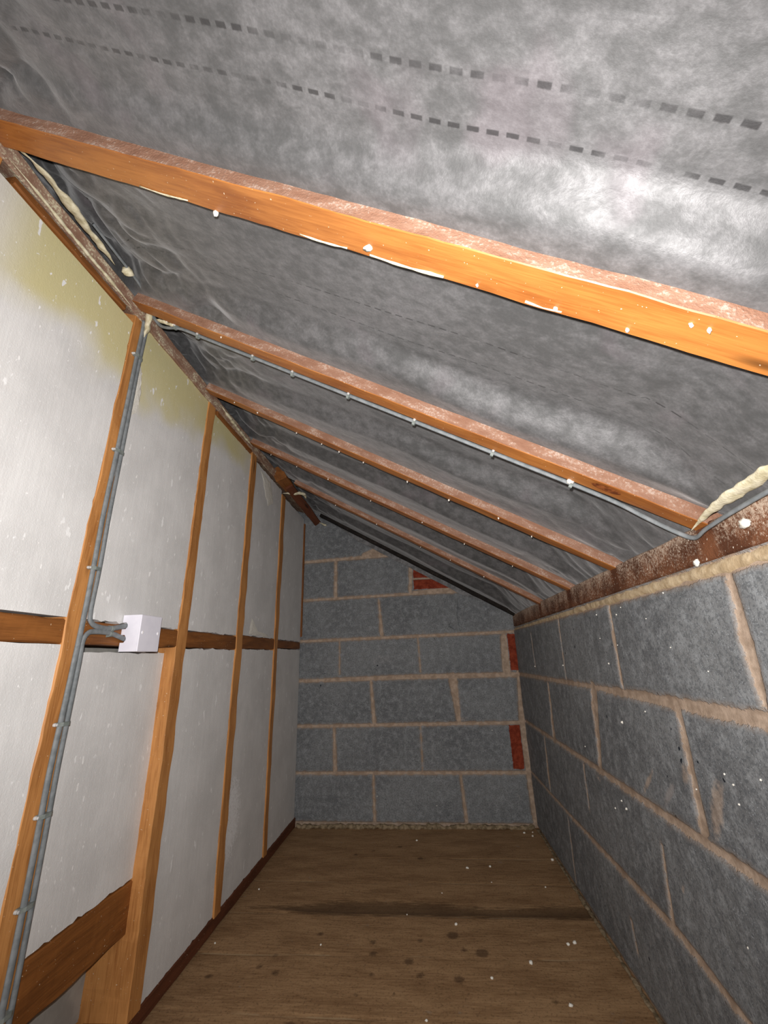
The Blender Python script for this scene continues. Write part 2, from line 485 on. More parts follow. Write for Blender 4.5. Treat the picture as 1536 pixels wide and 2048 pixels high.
def make_membrane():
    xs = np.arange(-0.20, 1.262, 0.0075); ys = np.arange(-3.6, 0.125, 0.0075)
    X, Y = np.meshgrid(xs, ys, indexing='ij')
    h = mem_height(X, Y)
    # distance to the nearest rafter side, used to keep folds off the timber
    near = np.full_like(X, 9.0)
    for r in RAFTERS: near = np.minimum(near, np.abs(Y - slope_y(r, X)))
    free = smooth01(near, 0.022, 0.06)
    # drapes down on to the wall plate at the low side
    xe = smooth01(X, 1.04, 1.19)
    h = h - free * xe * (h - 0.004)
    # folds gathered towards the ridge and towards the eaves
    wl = np.exp(-(np.maximum(X, 0) / 0.20) ** 2); wr = np.exp(-((W - np.minimum(X, W)) / 0.16) ** 2)
    rid = 1 - np.abs(vnoise(X * 1.0 + Y * 0.9, Y * 0.8 - X * 0.5, 8.0, 3.0)) * 2.4
    rid2 = 1 - np.abs(vnoise(X * 0.6 - Y * 1.0, Y * 0.6 + X * 0.7, 13.0, 9.0)) * 2.4
    soft = vnoise(X * 0.55, Y * 1.6, 3.2, 5.0); soft2 = vnoise(X * 0.5, Y * 1.5, 9.0, 6.0)
    h = h + free * (0.024 * wl * np.clip(rid, 0, 1) ** 2 + 0.012 * (wl + 0.6 * wr) * np.clip(rid2, 0, 1) ** 3)
    h = h + free * (0.008 * soft + 0.003 * soft2 + 0.0008 * np.clip(rid, 0, 1) ** 6)
    # pulled up a little behind the top plate
    h = h + free * 0.03 * (1 - smooth01(X, -0.02, 0.09))
    Z = Z0 - SL * X + h + 0.0015
    P = np.stack([X, Y, Z], -1)
    me = grid('ceiling', P)
    wig = 0.003 * vnoise(X, Y, 5.0, 11.0)
    d = Y + 2.195 + wig
    cand = [Y + 2.195 + wig, Y + 2.155 - 0.01 * (X - 0.7) * 0.2 + wig]
    bend = 0.085 * np.exp(-(X / 0.10) ** 2)
    cand += [Y + 1.862 - 0.030 * (1 - smooth01(X, 0.1, 0.8)) - bend + wig, Y + 1.805 - bend * 0.8 + wig]
    cand += [Y + 1.00 + 0.5 * wig]
    for i, c in enumerate(cand): fattr(me, 'dash%d' % i, c)
    fattr(me, 'along', X * math.sqrt(1 + SL * SL) + 10)
    # back side thickness
    o = link('ceiling', me, (mat_membrane(),)); o['kind'] = 'structure'
    so = o.modifiers.new('solid', 'SOLIDIFY'); so.thickness = 0.0012; so.offset = 1
    return o


make_membrane()


# ------------------------------------------------------------------ block walls
def seg_sdf(U, Z, segs):
    """segs: (u0,z0,hw0,u1,z1,hw1) -> signed distance to the joint"""
    best = np.full_like(U, 9.0)
    for (u0, z0, a, u1, z1, b) in segs:
        du, dz = u1 - u0, z1 - z0; L2 = du * du + dz * dz
        t = np.clip(((U - u0) * du + (Z - z0) * dz) / L2, 0, 1)
        d = np.hypot(U - (u0 + du * t), Z - (z0 + dz * t)) - (a + (b - a) * t)
        best = np.minimum(best, d)
    return best


def quad_sdf(U, Z, quads):
    best = np.full_like(U, 9.0)
    for (u0, u1, z0, z1) in quads:
        d = np.maximum(np.maximum(u0 - U, U - u1), np.maximum(z0 - Z, Z - z1)); best = np.minimum(best, d)
    return best


def blobs(U, Z, bl):
    s = np.zeros_like(U)
    for (u, z, ru, rz, sk, amp) in bl:
        dz = (Z - z); du = (U - u) - sk * dz
        s = np.maximum(s, amp * np.exp(-((du / ru) ** 2 + (dz / rz) ** 2)))
    return s


def make_back_wall():
    us = np.arange(-0.21, W + 0.10, 0.004); zs = np.arange(-0.02, 1.80, 0.004)
    U, Z = np.meshgrid(us, zs, indexing='ij')
    B = [(-.1, .012, .013, 1.2, .004, .012), (-.1, .232, .007, 1.2, .227, .008), (-.1, .447, .008, 1.2, .448, .008),
         (-.1, .668, .008, .6, .676, .012), (.6, .676, .012, 1.2, .674, .012), (-.1, .874, .007, 1.2, .889, .008),
         (-.1, 1.098, .007, .6, 1.112, .007), (.6, 1.112, .007, 1.2, 1.122, .010), (-.1, 1.320, .008, .6, 1.345, .010),
         # upright joints, bottom course first
         (.395, .02, .007, .392, .22, .005), (.838, .02, .008, .825, .22, .005),
         (.198, .24, .010, .190, .44, .006), (.640, .24, .002, .640, .44, .003),
         (.402, .45, .010, .388, .66, .006), (.838, .46, .011, .822, .67, .022),
         (.217, .70, .0035, .217, .87, .0025), (.655, .70, .003, .650, .87, .003),
         (.452, .90, .010, .440, 1.09, .004), (.192, 1.11, .010, .192, 1.33, .008), (.620, 1.12, .009, .632, 1.30, .012),
         # joint in the far right corner
         (1.158, .0, .010, 1.152, .42, .016), (1.152, .42, .016, 1.166, .70, .010),
         (1.105, .70, .022, 1.110, .86, .018)]
    sdf = seg_sdf(U, Z, B)
    patch = seg_sdf(U, Z, [(.36, 1.350, .012, .47, 1.375, .034), (.47, 1.375, .034, .56, 1.35, .012), (.64, 1.122, .006, .86, 1.125, .020)])
    sdf = np.minimum(sdf, patch)
    br = quad_sdf(U, Z, [(1.128, 1.175, .695, .880), (1.085, 1.138, .243, .437), (.643, .90, 1.138, 1.192), (.643, .90, 1.202, 1.262)])
    sdf = np.where(br < 0.002, np.maximum(sdf, 0.004), sdf)
    sdf = np.minimum(sdf, seg_sdf(U, Z, [(.64, 1.197, .004, .90, 1.197, .004)]))
    st = blobs(U, Z, [(.86, .47, .05, .02, 0, .35), (.075, 1.30, .05, .03, 0, .32), (1.03, .34, .05, .015, .8, .3), (.35, .65, .2, .02, 0, .25),
                      (1.10, .13, .03, .08, 0, .3), (.7, 1.08, .1, .02, 0, .25), (.68, .905, .03, .03, 0, .35), (.2, 1.47, .12, .05, 0, .25),
                      (.95, 1.02, .18, .08, 0, .18)])
    dsp = -0.004 * smooth01(-sdf, -0.004, 0.003) + 0.0016 * vnoise(U, Z, 12.0, 2.0) + 0.0008 * vnoise(U, Z, 45.0, 4.0)
    # cracks in the fifth course and between the walls
    crack = seg_sdf(U, Z, [(.888, 1.07, .0012, .876, .99, .003), (.876, .99, .003, .884, .91, .0015), (.835, .935, .010, .855, .915, .004),
                           (1.176, .03, .002, 1.172, .2, .004), (1.172, .45, .002, 1.172, .66, .003)])
    dsp = dsp - 0.012 * smooth01(-crack, -0.003, 0.001)
    P = np.stack([U, -dsp, Z], -1)
    me = grid('wall_back', P)
    fattr(me, 'joint', sdf); fattr(me, 'brick', br); fattr(me, 'smear', st); fattr(me, 'pale', blobs(U, Z, [(.45, .77, .15, .05, 0, .4), (.5, 1.23, .15, .06, 0, .25)]))
    o = link('wall_back', me, (M_BLOCK,)); o['kind'] = 'structure'
    return o


def make_right_wall():
    us = np.arange(-3.6, 0.006, 0.0045); zs = np.arange(-0.02, 0.912, 0.0045)
    U, Z = np.meshgrid(us, zs, indexing='ij')
    B = [(.0, .900, .004, -1.0, .897, .008), (-1.0, .897, .008, -1.75, .897, .012), (-1.75, .897, .012, -3.6, .895, .012),
         (.0, .676, .008, -1.0, .680, .007), (-1.0, .680, .007, -1.8, .677, .013), (-1.8, .677, .013, -3.6, .68, .010),
         (.0, .455, .006, -.9, .456, .007), (-.9, .456, .007, -1.35, .452, .008), (-1.35, .452, .009, -1.62, .450, .008), (-1.62, .450, .008, -3.6, .45, .009),
         (.0, .230, .004, -.6, .229, .004), (-.6, .229, .005, -1.3, .236, .009), (-1.3, .236, .009, -1.50, .214, .007), (-1.50, .214, .007, -3.6, .225, .008),
         # uprights: top course
         (-.375, .86, .003, -.379, .72, .003), (-.818, .89, .005, -.806, .69, .003), (-1.268, .885, .005, -1.257, .69, .005),
         (-1.730, .885, .006, -1.728, .78, .013), (-1.728, .78, .013, -1.727, .70, .006), (-2.18, .885, .006, -2.18, .69, .006), (-2.62, .885, .006, -2.63, .69, .006),
         # third course
         (-.556, .66, .006, -.530, .47, .018), (-1.052, .672, .022, -1.000, .460, .009), (-1.492, .665, .008, -1.486, .475, .013), (-1.95, .67, .008, -1.95, .47, .007),
         (-2.40, .67, .008, -2.40, .47, .007),
         # second course
         (-.372, .44, .004, -.352, .30, .013), (-.352, .30, .013, -.355, .24, .005), (-.847, .44, .003, -.839, .32, .0025), (-1.302, .385, .002, -1.282, .245, .007),
         (-1.73, .44, .006, -1.73, .24, .006), (-2.18, .44, .006, -2.18, .24, .006),
         # bottom course
         (-.568, .21, .003, -.555, .0, .002), (-1.040, .136, .003, -1.045, .075, .002), (-1.5, .2, .004, -1.5, .0, .004), (-1.95, .2, .005, -1.95, .0, .005),
         # little fillet along the floor
         (.0, -.004, .010, -3.6, -.004, .012)]
    sdf = seg_sdf(U, Z, B)
    br = np.full_like(U, 0.5)
    st = blobs(U, Z, [(-1.545, .520, .026, .075, -.55, .55), (-1.462, .552, .020, .030, -.3, .50), (-1.300, .502, .016, .045, -1.1, .50), (-.975, .432, .045, .022, 0, .38),
                      (-1.33, .642, .06, .018, 0, .30), (-1.63, .44, .05, .02, 0, .3), (-.66, .44, .05, .03, 0, .25), (-1.36, .335, .01, .02, -.6, .4),
                      (-1.15, .655, .05, .02, 0, .3), (-1.70, .36, .04, .05, 0, .2)])
    pale = blobs(U, Z, [(-1.385, .500, .018, .042, -1.0, .62), (-1.5, .80, .3, .10, 0, .15), (-1.05, .60, .08, .05, 0, .12)])
    dsp = -0.0035 * smooth01(-sdf, -0.004, 0.003) + 0.0016 * vnoise(U, Z, 12.0, 22.0) + 0.0008 * vnoise(U, Z, 45.0, 24.0)
    P = np.stack([W - dsp, U, Z], -1)
    me = grid('wall_right', P[::-1])
    fattr(me, 'joint', sdf[::-1]); fattr(me, 'brick', br[::-1]); fattr(me, 'smear', st[::-1]); fattr(me, 'pale', pale[::-1])
    o = link('wall_right', me, (M_BLOCK,)); o['kind'] = 'structure'
    return o


M_BLOCK = mat_block()
make_back_wall()
make_right_wall()


def make_floor():
    xs = np.arange(-0.16, W + 0.012, 0.008); ys = np.arange(-3.6, 0.012, 0.006)
    X, Y = np.meshgrid(xs, ys, indexing='ij')
    gaps = [(-.33, .002), (-.53, -.002), (-.738, .0), (-.935, .006), (-1.150, .0), (-1.36, .002), (-1.57, 0), (-1.78, 0), (-1.99, 0), (-2.2, 0), (-2.41, 0), (-2.62, 0), (-2.83, 0), (-3.04, 0), (-3.25, 0)]
    g = np.full_like(X, 9.0)
    for (yy, tl) in gaps:
        g = np.minimum(g, np.abs(Y - yy - tl * (X - .5) * 2 + 0.0025 * np.sin(X * 9 + yy * 40)))
    knots = [(0.493, -0.875, .010), (0.629, -0.862, .009), (0.752, -0.901, .009), (0.8, -0.912, .019), (0.6, -0.954, .014), (0.25, -1.014, .010), (0.198, -0.991, .009),
             (0.505, -1.009, .008), (0.631, -1.007, .010), (0.73, -1.016, .014), (0.331, -0.843, .010), (0.499, -0.925, .011), (0.475, -1.08, .006), (0.569, -1.075, .005),
             (0.724, -0.835, .018), (0.226, -0.944, .009), (0.078, -1.034, .010), (.35, -.3, .009), (.53, -.22, .009), (.62, -.33, .012), (.42, -.26, .007),
             (.34, -1.19, .022), (.47, -1.2, .010), (.15, -1.3, .01), (.9, -1.25, .012), (.7, -1.4, .01), (.95, -1.08, .008)]
    kn = np.full_like(X, 9.0)
    for (a, b, r) in knots: kn = np.minimum(kn, np.hypot((X - a), (Y - b) * 1.0) - r)
    # long dark lens-shaped band along the board edge
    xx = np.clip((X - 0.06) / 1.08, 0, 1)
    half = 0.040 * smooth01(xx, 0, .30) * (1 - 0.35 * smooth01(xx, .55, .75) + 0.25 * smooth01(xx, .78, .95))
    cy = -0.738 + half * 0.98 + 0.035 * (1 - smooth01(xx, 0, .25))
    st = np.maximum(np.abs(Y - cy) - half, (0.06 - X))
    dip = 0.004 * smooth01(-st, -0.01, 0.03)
    Z = -0.0025 * (1 - smooth01(g, 0.0, 0.004)) - dip + 0.0012 * vnoise(X, Y, 4.0, 31.0) - 0.001
    P = np.stack([X, Y, Z], -1)
    me = grid('floor', P)
    fattr(me, 'knot', kn); fattr(me, 'dark_band', st); fattr(me, 'gap', g + 0.002 * (vnoise(X, Y, 5.0, 33.0) > -0.1))
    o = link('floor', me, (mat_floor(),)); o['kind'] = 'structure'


make_floor()

# surface behind the insulation boards of the stud wall
o = box_mesh('wall_left', -0.175, -0.15, -3.6, 0.02, -0.03, 1.80, M_BACK); o['kind'] = 'structure'

# lumpy mortar droppings along the foot of both block walls
o = tube('trim_1', [(0.01, -0.010, 0.004), (0.4, -0.012, 0.005), (0.8, -0.010, 0.004), (1.15, -0.012, 0.006)], 0.010, 0.010, (0, 0, 1), M_DEB, lump=0.9, step=0.006, seed=4); o['kind'] = 'structure'
o = tube('trim_2', [(W - 0.006, -0.03, 0.002), (W - 0.007, -0.8, 0.002), (W - 0.006, -1.6, 0.002), (W - 0.006, -3.4, 0.002)], 0.006, 0.003, (0, 0, 1), M_DEB, lump=0.8, step=0.008, seed=9); o['kind'] = 'structure'
# bed of mortar under the wall plate
o = tube('trim_3', [(W + 0.010, -0.01, 0.9045), (W + 0.009, -0.9, 0.902), (W + 0.008, -1.7, 0.899), (W + 0.008, -3.5, 0.898)], 0.0085, 0.0120, (0, 0, 1), simple('bedding_mortar', (176, 154, 122), (204, 184, 152), 50, 0.9, 0.9, 0.003, 0.1), lump=0.22, step=0.01, seed=2); o['kind'] = 'structure'

# ------------------------------------------------------------------ rafters
R_LABEL = [
    'nearest and broadest rafter, glossy orange underside, crossing the whole photo',
    'rafter with a grey cable clipped along its lower edge and a knot near the wall',
    'third rafter from the camera, bare orange, just behind the one carrying the cable',
    'fourth rafter, reddish, meeting the ridge at the third stud',
    'thin dim rafter, second last before the block end wall',
    'last rafter, coloured near-black for the shadow gap, tight against the sloping top of the end wall',
]
rafters = []
for k, r in enumerate(RAFTERS):
    x0, x1 = (0.012, W + 0.05) if k else (0.008, W + 0.05)
    if k >= 4: x0 = 0.10
    P0 = (x0, slope_y(r, x0), Z0 - SL * x0); P1 = (x1, slope_y(r, x1), Z0 - SL * x1)
    e = timber('rafter', P0, P1, ROUT, r[2], (r[3] + (r[4] - r[3]) * x0 / W) / 1.157 + 0.003, (M_RAFTER, M_SAWN) if k < 5 else (M_GAPSHADE, M_GAPSHADE), seed=k + 1, jit=0.0010,
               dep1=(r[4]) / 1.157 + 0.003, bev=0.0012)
    tag(e, R_LABEL[k], 'rafter')
    rafters.append(e)


def rp(k, x, dy=0.0, down=0.0):
    """point on the underside of rafter k at x, dy towards the far side, 'down' below it"""
    return V((x, slope_y(RAFTERS[k], x) + dy, Z0 - SL * x)) + ROUT * down


def child_keep(o, par):
    o.parent = par; o.matrix_parent_inverse = par.matrix_world.inverted()


bpy.context.view_layer.update()
# slivers of foam strip left along the far lower edge of the nearest rafter
for (xa, xb) in ((0.30, 0.385), (0.560, 0.625), (0.655, 0.745), (0.835, 0.872)):
    s = tube('foam_strip', [rp(0, xa, .0205, .001), rp(0, (xa + xb) / 2, .0215, .0018), rp(0, xb, .0205, .001)], 0.0014, 0.0012, ROUT, M_FOAM, lump=1.0, seed=xa * 9)
    child_keep(s, rafters[0]); s['label'] = 'cream sliver along the rafter edge'
# edge of the membrane lapped down the end wall
def flap():
    vs, fs = [], []
    xs_ = np.arange(0.22, 1.02, 0.012)
    for y in (-0.010, -0.013):
        for x in xs_:
            z = Z0 - SL * x; w_ = 0.024 * smooth01(x, .2, .35) * (1 - smooth01(x, .9, 1.02)) + .002 + .006 * nz(x * 14, 2)
            vs += [(x, y - .004 * nz(x * 9, 5) - .002, z + .004), (x, y - .003 * nz(x * 16, 8) - .002, z - w_)]
    n = len(xs_)
    for i in range(n - 1):
        a = 2 * i; b = 2 * n + 2 * i
        fs += [(a, a + 1, a + 3, a + 2), (b, b + 2, b + 3, b + 1), (a + 1, b + 1, b + 3, a + 3), (a, a + 2, b + 2, b)]
    fs += [(0, 2 * n, 2 * n + 1, 1), (2 * n - 2, 2 * n - 1, 4 * n - 1, 4 * n - 2)]
    o = link('membrane_flap', mesh('membrane_flap', vs, fs, False), (simple('membrane_lap', (92, 92, 92), (128, 127, 128), 40, 0.6, 0.5, 0.002),))
    tag(o, 'grey strip of membrane lapped down the sloping top of the end wall', 'membrane')


flap()
# knot on the cable rafter
pts = [rp(1, 1.03 + 0.022 * math.cos(a), -0.006 + 0.0095 * math.sin(a), 0.0012) for a in [i * math.pi / 12 for i in range(24)]]
kn = link('knot', mesh('knot', pts + [rp(1, 1.03, -0.006, 0.0016)], [(i, (i + 1) % 24, 24) for i in range(24)]), (simple('knot_wood', (96, 48, 22), (150, 86, 44), 90, 0.5),))
child_keep(kn, rafters[1]); kn['label'] = 'dark brown oval knot'

# ------------------------------------------------------------------ stud wall
STUDS = [
    # (name label, yl_top, yr_top, yl_bot, yr_bot, ztop, depth)
    ('stud at the very left edge, only its top end seen under the nearest rafter', -2.045, -1.985, -2.06, -2.005, 1.632, .10),
    ('orange stud carrying the pair of grey cables', -1.622, -1.580, -1.656, -1.598, 1.640, .12),
    ('stud just right of the white junction box, knobbly upper half', -1.226, -1.180, -1.262, -1.209, 1.640, .12),
    ('narrow stud, second to the right of the white junction box', -0.845, -0.788, -0.863, -0.812, 1.640, .10),
    ('slimmest stud, last one before the block end wall', -0.437, -0.384, -0.443, -0.404, 1.590, .10),
]
studs = []
for i, (lb, a, b, c, d, zt, dp) in enumerate(STUDS):
    st = timber('stud', (0.001, (c + d) / 2, 0.036), (0.001, (a + b) / 2, zt), (1, 0, 0), d - c, dp, (M_STUD, M_STUD), seed=20 + i, wid1=b - a, jit=0.0022, bev=0.002)
    tag(st, lb, 'stud'); studs.append(st)

sole = timber('sole_plate', (0.0, -3.3, 0.020), (0.0, -0.002, 0.020), (1, 0, 0), 0.040, 0.10, (M_SOLE, M_SOLE), seed=40, jit=0.0012)
tag(sole, 'dark red-brown timber along the floor under the white boards', 'timber')

# top plate with creamy foam along its edge
tp = timber('top_plate', (0.010, -3.3, 1.648), (0.010, -0.02, 1.640), (1, 0, -0.35), 0.034, 0.06, (M_TOPP, M_TOPP), seed=41, jit=0.002)
tag(tp, 'dusty pinkish timber along the top of the boards under the ridge', 'timber')
fl = timber('edge_batten', (0.004, -1.96, 1.617), (0.004, -1.66, 1.617), (1, 0, 0), 0.018, 0.03, (M_DARKW, M_DARKW), seed=42, jit=0.0016)
tag(fl, 'thin dark orange batten above the near left upper board', 'batten')
fl2 = timber('edge_batten', (0.004, -1.165, 1.620), (0.004, -0.86, 1.622), (1, 0, 0), 0.020, 0.03, (M_DARKW, M_DARKW), seed=43, jit=0.002)
tag(fl2, 'thin dark orange batten above the board between second and third slim studs', 'batten')

# noggings at mid height, cut between the studs
def ystud(i, z):
    _, a, b, c, d, zt, dp = STUDS[i]; t = z / zt
    return c + (a - c) * t, d + (b - d) * t


NOGS = [(-2.0 + .002, ystud(1, .845)[0], .843, .843, 'nogging at the left edge of the photo, left of the cabled stud'),
        (ystud(1, .845)[1], ystud(2, .845)[0], .844, .844, 'nogging with the white junction box screwed to it'),
        (ystud(2, .845)[1], ystud(3, .845)[0], .845, .844, 'nogging right of the white junction box, second bay'),
        (ystud(3, .845)[1], ystud(4, .845)[0], .848, .850, 'nogging between the two slimmest studs, torn white foam above it'),
        (ystud(4, .845)[1], -0.022, .852, .853, 'short dark nogging ending beside the block end wall')]
nogs = []
for i, (a, b, za, zb, lb) in enumerate(NOGS):
    mt = M_DARKW
    g = timber('nogging', (-0.001, a + .0005, za), (-0.001, b - .0005, zb), (1, 0, 0), 0.047 if i < 4 else 0.036, 0.07, (mt, mt), seed=50 + i, jit=0.0014)
    tag(g, lb, 'nogging'); nogs.append(g)

# wide low timber between the first two studs
low = timber('low_rail', (-0.030, ystud(1, .24)[1], 0.242), (-0.030, ystud(2, .24)[0] + .0, 0.242), (1, 0, 0), 0.104, 0.05, (M_DARKW, M_DARKW), seed=60, jit=0.002)
tag(low, 'wide brown timber low between the cabled stud and the next', 'rail')


def board(y0, y1, z0, z1, x, label, seed, tl=0.0, tr=0.0, jit=0.0022, yb0=None, yb1=None, thick=0.03, mat=None):
    """insulation board with a knife-cut, slightly ragged outline; tl/tr raise or drop the top corners"""
    yb0 = y0 if yb0 is None else yb0; yb1 = y1 if yb1 is None else yb1
    out = []
    def run(p, q, n, s):
        for i in range(n):
            t = i / n; a = p[0] + (q[0] - p[0]) * t; b = p[1] + (q[1] - p[1]) * t
            k = 0 if i == 0 else 1
            nn = jit * (1.6 * nz(t * 7 + s, seed) + 1.0 * (round(2 * nz(t * 25 + s, seed + 4))))
            L = math.hypot(q[0] - p[0], q[1] - p[1]); out.append((a + k * nn * (q[1] - p[1]) / L, b - k * nn * (q[0] - p[0]) / L))
    run((yb0, z0), (yb1, z0), 30, 1); run((yb1, z0), (y1, z1 + tr), 60, 11); run((y1, z1 + tr), (y0, z1 + tl), 30, 21); run((y0, z1 + tl), (yb0, z0), 60, 31)
    n = len(out)
    bx = x - thick
    vs = [(x, a, b) for a, b in out] + [(bx, a, b) for a, b in out]
    fs = [tuple(range(n)), tuple(range(2 * n - 1, n - 1, -1))] + [(i, i + n, (i + 1) % n + n, (i + 1) % n) for i in range(n)]
    o = link('insulation_board', mesh('insulation_board', vs, fs), (mat or M_BOARD,))
    tag(o, label, 'insulation board'); return o


U0, U1, L0, L1 = 0.870, 1.640, 0.040, 0.8185
def bd(i, j, z0, z1, x, label, seed, **k):
    """board between the right side of stud i and the left side of stud j"""
    e = .0006
    ya, yb = (ystud(i, z1)[1] - e if i is not None else k.pop('ya')), (ystud(j, z1)[0] + e if j is not None else -0.006)
    yc, yd = (ystud(i, z0)[1] - e if i is not None else ya), (ystud(j, z0)[0] + e if j is not None else -0.006)
    return board(ya, yb, z0, z1, x, label, seed, yb0=yc, yb1=yd, **k)


bd(None, 1, U0, 1.604, -0.001, 'upper white board left of the cabled stud, yellowed along its sloping top', 1, ya=-3.0)
bd(None, 1, L0, L1, -0.001, 'lower white board left of the cabled stud, at the left photo edge', 2, ya=-3.0)
B_UP1 = bd(1, 2, U0, 1.632, -0.003, 'upper white board above the junction box, yellow top corner', 3)
bd(1, 2, 0.298, 0.806, -0.032, 'lower white board beneath the junction box, ending on the wide brown timber', 4)
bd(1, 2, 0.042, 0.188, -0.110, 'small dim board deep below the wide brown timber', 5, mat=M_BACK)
bd(2, 3, U0, 1.612, -0.003, 'upper white board between the knobbly stud and the next narrow one', 6)
bd(2, 3, L0, L1, -0.003, 'lower white board between the second and third studs, scuffed on its right', 7)
B_UP3 = bd(3, 4, U0 + .004, 1.610, -0.004, 'upper board between the two slimmest studs, triangular white tear at its top', 8)
bd(3, 4, L0, L1 + .004, -0.004, 'lower board between the two slimmest studs, scratched white on its left', 9)
bd(4, None, U0 + .004, 1.590, -0.005, 'narrow upper board beside the block end wall', 10)
bd(4, None, L0, L1 + .012, -0.005, 'narrow lower board beside the block end wall', 11)

def torn(parent, x, pts, seed):
    """freshly torn patch of foam standing a little proud of the board"""
    out = []
    for i in range(len(pts)):
        a, b = pts[i], pts[(i + 1) % len(pts)]
        for k in range(7):
            t = k / 7; L = math.hypot(b[0] - a[0], b[1] - a[1]); w_ = 0.10 * L * nz(t * 5 + i * 3, seed) if k else 0
            out.append((a[0] + (b[0] - a[0]) * t + w_ * (b[1] - a[1]) / L, a[1] + (b[1] - a[1]) * t - w_ * (b[0] - a[0]) / L))
    n = len(out); cy = sum(p[0] for p in out) / n; cz = sum(p[1] for p in out) / n
    vs = [(x + .0004, a, b) for a, b in out] + [(x + .002 + .001 * nz(a * 60, b * 60), cy + (a - cy) * .8, cz + (b - cz) * .8) for a, b in out] + [(x + .003, cy, cz)]
    fs = [(i, (i + 1) % n, n + (i + 1) % n, n + i) for i in range(n)] + [(n + i, n + (i + 1) % n, 2 * n) for i in range(n)]
    o = link('torn_patch', mesh('torn_patch', vs, fs), (M_CRUMB,)); child_keep(o, parent); o['label'] = 'bright white torn patch'


bpy.context.view_layer.update()
torn(B_UP1, -.003, [(-1.576, 1.535), (-1.560, 1.50), (-1.548, 1.44), (-1.552, 1.385), (-1.572, 1.36), (-1.580, 1.40)], 1)
torn(B_UP3, -.004, [(-.735, .880), (-.715, .945), (-.680, .890), (-.60, .884), (-.50, .880)], 2)
torn(B_UP3, -.004, [(-.73, 1.595), (-.60, 1.59), (-.55, 1.50), (-.62, 1.46)], 3)

# thin brown upright where the boards meet the end wall
ec = timber('corner_batten', (0.003, -0.006, 0.90), (0.003, -0.008, 1.56), (1, -0.4, 0), 0.010, 0.012, (M_DARKW, M_DARKW), seed=71, jit=0.001, bev=.001)
tag(ec, 'thin brown upright where the white boards meet the end wall', 'batten')

# purlin stub under the ridge, next to the end wall
stub = empty('ridge_block', (0.03, -0.3, 1.6))
bpy.context.view_layer.update()
s1 = timber('long_piece', (0.058, -0.50, 1.598), (0.082, -0.004, 1.556), (0.7, 0, -1), 0.042, 0.05, (M_SOLE, M_SOLE), seed=72, jit=0.002)
s2 = timber('packing_block', (0.046, -0.585, 1.606), (0.046, -0.455, 1.604), (0.5, 0, -1), 0.052, 0.075, (M_DARKW, M_DARKW), seed=73, jit=0.003)
for s in (s1, s2): child_keep(s, stub)
tag(stub, 'dark red timber stub under the ridge running into the end wall', 'timber')
for i, (p, r) in enumerate([((0.093, -0.44, 1.596), .026), ((0.118, -0.02, 1.548), .016)]):
    pass

# ------------------------------------------------------------------ wall plate
wp = timber('wall_plate', (W + 0.002, -3.5, 0.939), (W + 0.002, -0.001, 0.947), (-1, 0, 0), 0.062, 0.08, (mat_plate(),), seed=80, jit=0.0012)
tag(wp, 'dark brown wall plate on top of the right block wall', 'wall plate')


# ------------------------------------------------------------------ foam beads
def foam(pts, r, label, seed, ry=None, group=None, lump=0.75):
    o = tube('expanding_foam', pts, r, ry or r * 0.7, (0.5, 0, 1), M_FOAM, lump=lump, step=0.004, seed=seed, seg=16, taper=True)
    return tag(o, label, 'foam', group)


foam([(0.022, -1.998, 1.652), (0.032, -1.95, 1.658), (0.031, -1.88, 1.660), (0.029, -1.80, 1.661), (0.026, -1.74, 1.660)], 0.0105,
     'long cream foam bead along the dusty top plate, upper left', 3, ry=.0045)
foam([(0.012, -1.985, 1.632), (0.014, -1.92, 1.629), (0.012, -1.84, 1.628), (0.012, -1.72, 1.628), (0.010, -1.645, 1.628)], 0.0032,
     'thin cream foam line above the thin orange batten, upper left', 5, ry=.003)
foam([(0.026, -1.655, 1.660), (0.030, -1.63, 1.655), (0.026, -1.605, 1.640), (0.016, -1.592, 1.610), (0.010, -1.590, 1.585)], 0.010,
     'cream foam blob where the cables turn at the top of the cabled stud', 7)
foam([(0.034, -1.727, 1.668), (0.038, -1.717, 1.664), (0.036, -1.707, 1.660)], 0.012, 'small round foam lump halfway along the top plate', 8)
foam([(0.052, -1.612, 1.618), (0.080, -1.612, 1.604), (0.110, -1.615, 1.588)], 0.0055, 'cream foam smear at the ridge end of the cabled rafter', 9)
foam([(0.016, -1.18, 1.645), (0.016, -1.08, 1.636), (0.014, -0.97, 1.634), (0.012, -0.87, 1.638)], 0.0055,
     'pale foam line above the third bay of boards', 10, ry=.004)
foam([(0.006, -0.004 - .45, 1.588), (0.094, -0.40, 1.600), (0.100, -0.34, 1.590)], 0.010, 'pale foam lump on the dark timber stub at the ridge', 12)
foam([(0.100, -0.05, 1.552), (0.118, -0.03, 1.545), (0.14, -0.02, 1.538)], 0.008, 'small pale foam lump at the end of the ridge stub by the block wall', 13)
foam([(W - 0.006, -1.680, 0.968), (W - 0.010, -1.74, 0.981), (W - 0.010, -1.80, 0.988), (W - 0.010, -1.87, 0.993), (W - 0.008, -1.95, 0.992), (W - 0.006, -2.2, 0.990)], 0.0105,
     'thick cream foam bead on top of the wall plate at the right edge', 14, ry=.005, lump=0.35)


